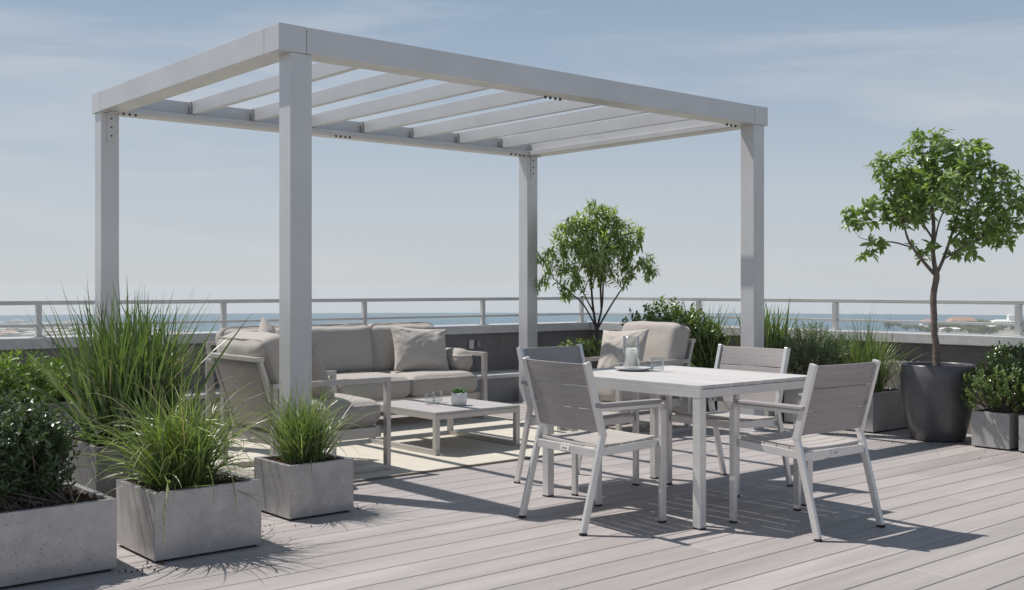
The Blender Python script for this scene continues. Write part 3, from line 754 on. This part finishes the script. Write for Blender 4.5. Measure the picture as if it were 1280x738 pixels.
planter((2.222,5.045,0),.53,.475,.32,'conc','square concrete planter holding arching grass beside the large shrub planter',seed=2)
planter((3.062,5.42,0),.40,.41,.297,'conc','smallest foreground concrete planter in front of the pergola post',seed=3)
planter((2.47,6.40,0),.62,.55,.36,'conc_dark','dark planter behind the foreground boxes holding the tall upright grass',seed=4)
planter((2.55,8.45,0),.95,.6,.42,'conc_dark','dark planter against the parapet holding the bright green bush',seed=5)
planter((8.70,5.40,0),.60,.54,.345,'conc_light','wide concrete planter left of the charcoal pot holding feathery grass',seed=6)
planter((8.66,5.90,0),.44,.34,.345,'conc_light','narrow concrete planter behind the table between two wider planters',seed=7)
planter((8.60,6.47,0),.52,.60,.345,'conc_light','concrete planter just right of the right pergola post holding spiky grass',seed=8)
planter((8.60,7.45,0),.62,1.0,.40,'conc_dark','dark planter behind the right armchair holding the leafy bush',seed=9)
planter((8.40,8.52,0),.62,.50,.50,'conc_dark','dark planter in the terrace corner holding the slim-leaved tree',seed=10)
planter((8.48,4.06,0),.36,.30,.285,'conc_light','pale concrete planter right of the charcoal pot',seed=11)
planter((8.46,3.68,0),.36,.30,.285,'conc_light','pale concrete planter cut by the right edge of the photo',seed=12)
# fallen bits of mulch and leaf on the deck
q=MB();lr=random.Random(21)
for cx_,cy_,sp_,n_ in((1.9,4.74,.10,34),(2.55,4.95,.10,14),(2.75,5.2,.12,16),(3.35,5.3,.1,10),(8.3,4.6,.25,40),(8.35,5.2,.2,30),(8.0,4.0,.2,14)):
    for _ in range(n_): x_=lr.gauss(cx_,sp_);y_=lr.gauss(cy_,sp_*.6);gravel(x_,x_,y_,y_,.004,1,lr.uniform(.004,.009),lr.random(),q,.001)
tag(q.build('mulch_litter',M['soil']),kind='stuff')
# charcoal pot
PX,PY=8.50,4.60
pt=empty('round_pot',(PX,PY,0),label='large round charcoal pot holding the broad-leaved tree',cat='pot')
prof=[(.195,.004),(.21,.01),(.235,.10),(.262,.22),(.282,.36),(.288,.50),(.284,.615),(.278,.622),(.262,.622),(.258,.61),(.262,.50),(.25,.50)]
MB().lathe(prof,64).build('vessel',M['pot'],pt,smooth=True)
q=MB();q.lathe([(.001,.560),(.12,.563),(.262,.556)],40)
gg=random.Random(5)
for _ in range(900):
    a=gg.uniform(0,6.28);rr=.25*math.sqrt(gg.random());gravel(rr*math.cos(a),rr*math.cos(a),rr*math.sin(a),rr*math.sin(a),.568,1,.012,gg.random(),q,.01)
q.build('soil',M['soil'],pt)

# ------------------------------------------------------------------ plants
def blades(seed,n,spread,Lr,lean,droop,width,lo=None,az=None,curl=0):
    rr=random.Random(seed);q=MB()
    for _ in range(n):
        a=rr.uniform(0,2*PI) if az is None else rr.gauss(*az);rad=spread*math.sqrt(rr.random())
        a2=rr.uniform(0,2*PI)
        p=Vector((rad*math.cos(a2)*(lo[0] if lo else 1),rad*math.sin(a2)*(lo[1] if lo else 1),0));L=rr.uniform(*Lr)
        th=abs(rr.gauss(0,lean))+.02;dr=abs(rr.gauss(droop,droop*.55));w=width*rr.uniform(.6,1.15);seg=8;dirh=Vector((math.cos(a),math.sin(a),0));side=Vector((-math.sin(a),math.cos(a),0))
        tw=rr.uniform(-.9,.9);vs=[];side=(side+dirh*.0).normalized();tws=rr.uniform(-.5,.5)
        for k in range(seg+1):
            t=k/seg;ang=th+dr*t**1.6
            wd=w*(.55+.45*min(1,t*4))*(1-t**2.2)*.5+.0004
            dd=dirh*math.sin(ang)+Vector((0,0,1))*math.cos(ang);nn=dirh*math.cos(ang)-Vector((0,0,1))*math.sin(ang)
            sd=side*math.cos(tw+tws*t)+nn*math.sin(tw+tws*t)
            up=dd.cross(sd)*wd*.35
            vs+=[p-sd*wd+up,p.copy(),p+sd*wd+up];p=p+dd*(L/seg)+side*tws*.004
        fs=[]
        for k in range(seg):
            i=3*k;fs+=[(i,i+1,i+4,i+3),(i+1,i+2,i+5,i+4)]
        q.add(vs,fs)
    return q
def grass_thing(loc,lab,specs,name='ornamental_grass',group=None):
    r=empty(name,loc,label=lab,cat='grass')
    if group:r['group']=group
    for nm,mat,kw in specs:
        blades(**kw).build(nm,M[mat],r)
    return r
grass_thing((2.18,5.06,.29),'arching green grass clump in the square concrete planter',[
 ('blades','grass',dict(seed=1,n=600,spread=.14,Lr=(.26,.54),lean=.52,droop=.95,width=.010)),
 ('long_blades','grass',dict(seed=2,n=95,spread=.12,Lr=(.45,.78),lean=.5,droop=1.9,width=.010)),
 ('dry_blades','straw',dict(seed=3,n=26,spread=.1,Lr=(.45,.75),lean=.55,droop=1.2,width=.004))])
grass_thing((3.06,5.43,.27),'fine green grass clump in the smallest foreground planter',[
 ('blades','grass',dict(seed=4,n=470,spread=.12,Lr=(.20,.48),lean=.45,droop=.75,width=.0085)),
 ('long_blades','grass',dict(seed=5,n=46,spread=.08,Lr=(.42,.64),lean=.5,droop=1.1,width=.006)),
 ('dry_blades','straw',dict(seed=6,n=18,spread=.08,Lr=(.4,.62),lean=.6,droop=1.0,width=.0032))])
grass_thing((2.47,6.40,.33),'tall upright green grass behind the foreground planters at the left post',[
 ('blades','grass_tall',dict(seed=7,n=560,spread=.27,Lr=(.40,.92),lean=.33,droop=.34,width=.025)),
 ('tall_blades','grass_tall',dict(seed=8,n=60,spread=.22,Lr=(.75,1.03),lean=.30,droop=.18,width=.019)),
 ('dry_blades','straw',dict(seed=9,n=24,spread=.2,Lr=(.5,.9),lean=.4,droop=.6,width=.007))])
grass_thing((8.70,5.40,.32),'feathery upright grass in the wide planter left of the charcoal pot',[
 ('blades','grass',dict(seed=10,n=420,spread=.17,Lr=(.35,.62),lean=.28,droop=.45,width=.010)),
 ('tall_blades','grass_tall',dict(seed=11,n=46,spread=.15,Lr=(.55,.80),lean=.25,droop=.3,width=.008)),
 ('dry_blades','straw',dict(seed=12,n=50,spread=.2,Lr=(.3,.5),lean=.6,droop=.8,width=.006))])
grass_thing((8.56,6.36,.32),'broad-bladed spiky grass just right of the right pergola post',[
 ('blades','grass',dict(seed=13,n=190,spread=.16,Lr=(.5,.86),lean=.22,droop=.18,width=.032)),
 ('low_blades','grass_tall',dict(seed=14,n=140,spread=.18,Lr=(.3,.55),lean=.45,droop=.7,width=.018))])
grass_thing((8.5,7.05,.36),'spiky grass left of the right pergola post beside the leafy bush',[
 ('blades','grass_tall',dict(seed=15,n=90,spread=.12,Lr=(.45,.85),lean=.42,droop=.35,width=.018))])

def leaf(q,p,d,nrm,L,w,curl=.15,fold=.3,tri=False):
    """pointed oval leaf with a folded midrib; one connected island"""
    d=d.normalized();s=d.cross(nrm)
    if s.length<1e-4:s=d.orthogonal()
    s.normalize();u=s.cross(d).normalized()
    vs=[p]
    for t,ww in((.3,.85),(.62,.9)):
        c=p+d*L*t-u*L*curl*t*t;vs+=[c-s*w*.5*ww+u*w*fold*.5*ww,c,c+s*w*.5*ww+u*w*fold*.5*ww]
    vs.append(p+d*L-u*L*curl)
    q.add(vs,[(0,2,1),(0,3,2),(1,2,5,4),(2,3,6,5),(4,5,7),(5,6,7)])
def rv(rr):return Vector((rr.gauss(0,1),rr.gauss(0,1),rr.gauss(0,1))).normalized()
def shrub(name,loc,lab,mat,seed,ell,nst,nl,L,w,base=(.1,.1),cat='shrub',shell=.5,lobes=8,stem='bark',up=.5):
    """many leafy twigs rising from the base to points spread through a lumpy volume"""
    rr=random.Random(seed);root=empty(name,loc,label=lab,cat=cat)
    ex,ey,ez,cz=ell;lb=[(rv(rr),rr.uniform(-.18,.28)) for _ in range(lobes)]
    fol=MB();st=MB()
    for i in range(nst):
        v=rv(rr)
        if v.z<-.55:v.z*=-.4;v.normalize()
        k=1+sum(a*max(0,v.dot(b_))**3 for b_,a in lb);f=rr.uniform(shell,1.0)**.6*k
        tip=Vector((v.x*ex*f,v.y*ey*f,cz+v.z*ez*f))
        b0=Vector((rr.uniform(-base[0],base[0]),rr.uniform(-base[1],base[1]),0))
        mid=b0.lerp(tip,.5)+Vector((rr.gauss(0,.02),rr.gauss(0,.02),-.02));pts=[]
        for t in(0,.25,.5,.75,1):pts.append(b0*(1-t)**2+mid*2*t*(1-t)+tip*t*t)
        if i%2==0: st.tube(pts,[.0045,.004,.003,.002,.001],4,False)
        td=(pts[-1]-pts[-2]).normalized()*.7+Vector((0,0,up*.6));td.normalize()
        sl=max(L*3.0,.08)
        for j in range(nl):
            t=j/nl;p=tip+td*sl*(t-.75)+rv(rr)*L*.12
            a=j*2.4+rr.uniform(-.4,.4);o=td.orthogonal().normalized();o=Matrix.Rotation(a,3,td)@o
            d=o*1.0+td*(.35+t*.9)+Vector((0,0,.15));
            leaf(fol,p,d,td+rv(rr)*.45,L*rr.uniform(.7,1.15),w*rr.uniform(.8,1.15),rr.uniform(0,.3))
    st.build('stems',M[stem],root);fol.build('foliage',M[mat],root);return root
shrub('dense_shrub',(1.31,5.10,.30),'dense dark green shrub filling the large planter at the left edge','leaf_dark',1,(.40,.25,.26,.20),1000,12,.034,.016,(.34,.17),shell=.3)
shrub('leafy_bush',(2.30,8.42,.40),'bright green bush near the parapet behind the tall grass at the left','leaf_bright',2,(.66,.34,.19,.15),330,12,.065,.024,(.3,.15))
shrub('leafy_bush',(8.55,7.45,.38),'glossy green bush between the right armchair and the right pergola post','leaf_box',3,(.34,.62,.38,.26),900,11,.046,.028,(.2,.4),shell=.3)
shrub('leafy_bush',(8.40,8.52,.48),'low green underplanting round the slim-leaved tree in the corner','leaf_box',4,(.38,.34,.13,.08),170,10,.036,.019,(.2,.15))
shrub('grey_shrub',(8.65,5.92,.33),'grey-green rounded shrub between the spiky grass and the feathery grass','leaf_gray',5,(.36,.46,.30,.24),760,12,.036,.011,(.14,.14))
shrub('boxwood_bush',(8.52,4.04,.27),'small-leaved bush in the pale planter right of the charcoal pot','leaf_box',6,(.32,.30,.24,.19),560,11,.027,.017,(.12,.1))
shrub('boxwood_bush',(8.50,3.62,.27),'small-leaved bush cut by the right edge of the photo','leaf_box',7,(.30,.30,.26,.20),480,11,.027,.017,(.12,.1))
shrub('dark_shrub',(9.2,4.05,.56),'dark green foliage on the gravel ledge behind the right boxwood bushes','leaf_dark',8,(.14,.55,.14,.10),240,11,.04,.018,(.06,.4))

def tree(name,loc,lab,seed,trunk,limbs,lobes,ntips,leaves,L,w,mat,bark,whorl=True,droop=0,tipr=.0018):
    """trunk and limbs as given; twigs grow from the nearest limb to points spread through the crown lobes"""
    rr=random.Random(seed);root=empty(name,loc,label=lab,cat='tree')
    q=MB();nodes=[]
    def smooth(pts,rads,sub=5):
        out=[];ro=[]
        for i in range(len(pts)-1):
            p0=Vector(pts[max(i-1,0)]);p1=Vector(pts[i]);p2=Vector(pts[i+1]);p3=Vector(pts[min(i+2,len(pts)-1)])
            for k in range(sub):
                t=k/sub;out.append(.5*((2*p1)+(p2-p0)*t+(2*p0-5*p1+4*p2-p3)*t*t+(-p0+3*p1-3*p2+p3)*t**3));ro.append(rads[i]+(rads[i+1]-rads[i])*t)
        out.append(Vector(pts[-1]));ro.append(rads[-1]);return out,ro
    p,r_=smooth(*trunk);
    p=[a+Vector((noise.noise(a*6+Vector((seed,0,0)))*.012,noise.noise(a*6+Vector((0,seed,9)))*.012,0)) if 0<i<len(p)-1 else a for i,a in enumerate(p)]
    r_=[x*(1+.10*noise.noise(a*22)) for x,a in zip(r_,p)]
    q.tube(p,r_,12)
    for pts,rads in limbs:
        lp,lr=smooth(pts,rads);q.tube(lp,lr,8);nodes+=[(a,b_) for a,b_ in zip(lp[3:],lr[3:])]
    tr=q.build('trunk',M[bark],root,smooth=True)
    fol=MB();tw=MB();tips=[]
    tot=sum(l[3]**3*l[4] for l in lobes)
    guard=0
    while len(tips)<ntips and guard<ntips*60:
        guard+=1;x=rr.random()*tot
        for l in lobes:
            x-=l[3]**3*l[4]
            if x<=0:break
        v=rv(rr)*(rr.uniform(.25,1)**.5)*l[3];t=Vector((l[0]+v.x,l[1]+v.y,l[2]+v.z*.85))
        if any((t-o_).length<L*.62 for o_ in tips):continue
        tips.append(t)
    for t in tips:
        best=min(nodes,key=lambda n_:(n_[0]-t).length*(1.0+.6*max(0,(n_[0].z-t.z+.05))))
        a=best[0];dd=(t-a);l=dd.length
        mid=a+dd*.5+Vector((0,0,-.10*l))+rv(rr)*.05*l
        pts=[a*(1-s)**2+mid*2*s*(1-s)+t*s*s for s in(0,.2,.4,.6,.8,1)]
        r0=min(best[1]*.8,.003+.006*l);tw.tube(pts,[r0+(tipr-r0)*s for s in(0,.2,.4,.6,.8,1)],5,False)
        # twig becomes a place later twigs can leave from
        for k in(2,3,4):nodes.append((pts[k],tipr+.002))
        td=(pts[-1]-pts[-2]).normalized();td=(td+Vector((0,0,1.0 if whorl else -.0))).normalized()
        n_=rr.randint(*leaves)
        for j in range(n_):
            o_=Matrix.Rotation(j*2.4+rr.uniform(-.3,.3),3,td)@td.orthogonal().normalized()
            if whorl:
                pos=t-td*L*.28*rr.random();el=rr.uniform(-.3,1.0);d=o_+td*el+Vector((0,0,-.22));nr=td+rv(rr)*.55
                leaf(fol,pos,d,nr,L*rr.uniform(.6,1.1),w*rr.uniform(.75,1.1),rr.uniform(.05,.35),.25)
            else:
                s=j/n_;pos=t-td*L*1.3*(1-s);d=o_*.8+td*.8+Vector((0,0,-droop));nr=Vector((0,0,1))+rv(rr)*.4
                leaf(fol,pos,d,nr,L*rr.uniform(.65,1.1),w*rr.uniform(.75,1.1),rr.uniform(.1,.4),.25)
    tag(tw.build('twigs',M[bark],root,smooth=True),kind='stuff');fol.build('crown',M[mat],root);return root
# broad-leaved tree in the charcoal pot.  a = to the viewer's right, d = away
def rd(a,d,z):return (a*cs+d*sn,-a*sn+d*cs,z)
trunk=([rd(0,0,-.03),rd(-.01,0,.2),rd(-.035,0,.4),rd(-.025,.01,.6),rd(-.01,0,.77)],[.034,.027,.025,.026,.024])
limbs=[([rd(-.01,0,.76),rd(-.03,.02,.95),rd(-.02,.03,1.2),rd(-.06,.04,1.5),rd(-.10,.05,1.72)],[.021,.018,.014,.009,.004]),
 ([rd(-.01,0,.75),rd(-.12,-.03,.86),rd(-.24,-.04,1.02),rd(-.30,-.05,1.18),rd(-.42,-.04,1.40)],[.016,.013,.010,.007,.003]),
 ([rd(-.20,-.04,.97),rd(-.36,-.02,1.02),rd(-.52,-.0,1.03),rd(-.62,.02,1.06)],[.007,.006,.004,.002]),
 ([rd(-.01,0,.76),rd(.06,.02,.9),rd(.14,.04,1.12),rd(.22,.06,1.38),rd(.30,.05,1.62)],[.015,.013,.010,.007,.003]),
 ([rd(.10,.03,1.0),rd(.24,.08,1.14),rd(.36,.12,1.30),rd(.46,.10,1.45)],[.009,.008,.006,.003]),
 ([rd(.04,0,.88),rd(.22,-.06,1.0),rd(.40,-.08,1.08),rd(.55,-.1,1.10)],[.008,.007,.005,.002]),
 ([rd(-.03,.02,1.05),rd(-.16,.10,1.3),rd(-.28,.16,1.55)],[.010,.007,.003]),
 ([rd(-.02,.03,1.1),rd(.02,.18,1.3),rd(.08,.30,1.45)],[.009,.007,.003]),
 ([rd(-.02,.02,1.0),rd(-.04,-.16,1.2),rd(.02,-.30,1.42)],[.009,.007,.003])]
def Lb(a,d,z,r,k=1):x,y,z=rd(a,d,z);return (x,y,z,r,k)
lobes=[Lb(-.06,0,1.80,.19),Lb(-.34,0,1.60,.20),Lb(.24,0,1.70,.20),Lb(.50,0,1.50,.18),Lb(-.48,0,1.28,.17,1.1),Lb(-.02,-.2,1.45,.25),Lb(-.02,.22,1.45,.25,.8),
 Lb(.30,-.1,1.22,.24,1.1),Lb(.54,0,1.12,.17),Lb(-.28,-.05,1.28,.20),Lb(-.52,0,.98,.11,1.5),Lb(.24,0,.98,.14,1.2),Lb(-.68,0,1.22,.10,1.6),Lb(.10,0,1.60,.24),Lb(.66,0,1.36,.12,1.2),Lb(-.1,0,.98,.10,.8)]
tree('potted_tree',(PX,PY,.575),'broad-leaved tree with rounded crown growing from the charcoal pot',5,trunk,limbs,lobes,540,(6,10),.082,.032,'leaf_tree','bark').scale=(1.03,1.03,1.03)
trunk=([rd(0,0,-.03),rd(.01,0,.12),rd(.015,0,.28)],[.024,.020,.019])
limbs=[([rd(.01,0,.26),rd(-.03,.01,.5),rd(-.05,.02,.8),rd(-.04,.03,1.15),rd(.0,.02,1.4)],[.016,.013,.010,.006,.003]),
 ([rd(.01,0,.27),rd(.07,.02,.5),rd(.09,.03,.8),rd(.14,.04,1.15)],[.014,.011,.008,.003]),
 ([rd(.015,0,.27),rd(.16,-.03,.5),rd(.32,-.02,.72),rd(.46,0,.92)],[.011,.009,.006,.003]),
 ([rd(.0,0,.30),rd(-.14,-.02,.52),rd(-.32,0,.66),rd(-.5,.02,.80)],[.010,.008,.006,.003]),
 ([rd(-.03,0,.45),rd(-.2,.05,.75),rd(-.36,.08,1.05)],[.009,.006,.003]),
 ([rd(.06,0,.5),rd(.05,-.16,.8),rd(.1,-.28,1.1)],[.008,.006,.003]),
 ([rd(.06,0,.45),rd(.05,.18,.8),rd(0,.3,1.05)],[.008,.006,.003])]
lobes=[Lb(.0,0,1.30,.26),Lb(-.22,0,1.16,.27),Lb(.27,0,1.16,.27),Lb(.14,0,1.32,.2),Lb(.50,0,.93,.18),Lb(-.46,0,.96,.20),Lb(0,-.2,1.05,.26),Lb(0,.22,1.05,.26,.8),Lb(-.62,0,.74,.12),Lb(-.18,-.05,.82,.22),Lb(.22,0,.85,.22),Lb(.62,0,.78,.10),Lb(-.34,0,.66,.14,.9)]
tree('potted_tree',(8.40,8.50,.49),'slim-leaved small tree with several stems in the terrace corner',9,trunk,limbs,lobes,470,(7,11),.090,.027,'leaf_slim','bark_dark',whorl=False,droop=.12).scale=(1.0,1.0,1.12)

# ------------------------------------------------------------------ light, sky, camera
EL=59.0;toS=Vector((-.265,.56,0)).normalized()
ld=-(Vector((toS.x*math.cos(R(EL)),toS.y*math.cos(R(EL)),math.sin(R(EL)))))
L=bpy.data.lights.new('sun','SUN');L.energy=5.0;L.angle=R(.55);L.color=(1,.955,.89);lo=bpy.data.objects.new('sun',L);C.objects.link(lo)
lo.rotation_euler=ld.to_track_quat('-Z','Y').to_euler()
w=bpy.data.worlds.new('World');sc.world=w;w.use_nodes=True;nt=w.node_tree;bg=nt.nodes['Background']
tc=nt.nodes.new('ShaderNodeTexCoord');sep=nt.nodes.new('ShaderNodeSeparateXYZ');nt.links.new(tc.outputs['Generated'],sep.inputs[0])
mx=nt.nodes.new('ShaderNodeMath');mx.operation='MAXIMUM';mx.inputs[1].default_value=.012
ad=nt.nodes.new('ShaderNodeMath');ad.operation='ADD';ad.inputs[1].default_value=.02;nt.links.new(sep.outputs[2],ad.inputs[0]);nt.links.new(ad.outputs[0],mx.inputs[0])
cb=nt.nodes.new('ShaderNodeCombineXYZ');nt.links.new(sep.outputs[0],cb.inputs[0]);nt.links.new(sep.outputs[1],cb.inputs[1]);nt.links.new(mx.outputs[0],cb.inputs[2])
sky=nt.nodes.new('ShaderNodeTexSky');sky.sky_type='NISHITA';sky.sun_disc=False;sky.sun_elevation=R(EL);sky.sun_rotation=math.atan2(toS.x,toS.y)%(2*PI)
sky.air_density=1.0;sky.dust_density=2.2;sky.ozone_density=1.2;sky.altitude=60
nt.links.new(cb.outputs[0],sky.inputs[0])
# thin high cloud
mp=nt.nodes.new('ShaderNodeMapping');mp.inputs['Scale'].default_value=(1.3,1.3,9.0);nt.links.new(tc.outputs['Generated'],mp.inputs[0])
cl=noi(nt,mp.outputs[0],1.9,7,.55,.5);cf=ramp(nt,cl,[(.46,0.),(.74,.7)])
hsv=mixc(nt,.0,(0,0,0),(0,0,0))
lum=nt.nodes.new('ShaderNodeRGBToBW');nt.links.new(sky.outputs[0],lum.inputs[0])
wh=nt.nodes.new('ShaderNodeMath');wh.operation='MULTIPLY';wh.inputs[1].default_value=1.35;nt.links.new(lum.outputs[0],wh.inputs[0])
gr=nt.nodes.new('ShaderNodeCombineColor')
for i in range(3):nt.links.new(wh.outputs[0],gr.inputs[i])
K=1/.085
zr=ramp(nt,sep.outputs[2],[(0.,(.61*K,.64*K,.665*K)),(.07,(.545*K,.605*K,.665*K)),(.16,(.415*K,.50*K,.605*K)),(.26,(.305*K,.41*K,.54*K)),(.38,(.20*K,.28*K,.39*K)),(1.,(.085*K,.135*K,.22*K))])
des=mixc(nt,.12,zr,sky.outputs[0])
c=mixc(nt,cf,des,(.62*K,.64*K,.67*K))
nt.links.new(c,bg.inputs[0]);bg.inputs[1].default_value=.085
cam=bpy.data.cameras.new('camera');co=bpy.data.objects.new('camera',cam);C.objects.link(co);sc.camera=co
co.location=(0,0,1.25);co.rotation_euler=(R(90),0,-math.atan2(.6465,.763));cam.lens=36*1364/1280;cam.sensor_width=36
cam.shift_y=-9/1280;cam.clip_start=.05;cam.clip_end=9000
sc.view_settings.view_transform='Standard';sc.view_settings.look='None';sc.view_settings.exposure=0;sc.view_settings.gamma=1
sc.render.engine='CYCLES';sc.cycles.volume_bounces=1
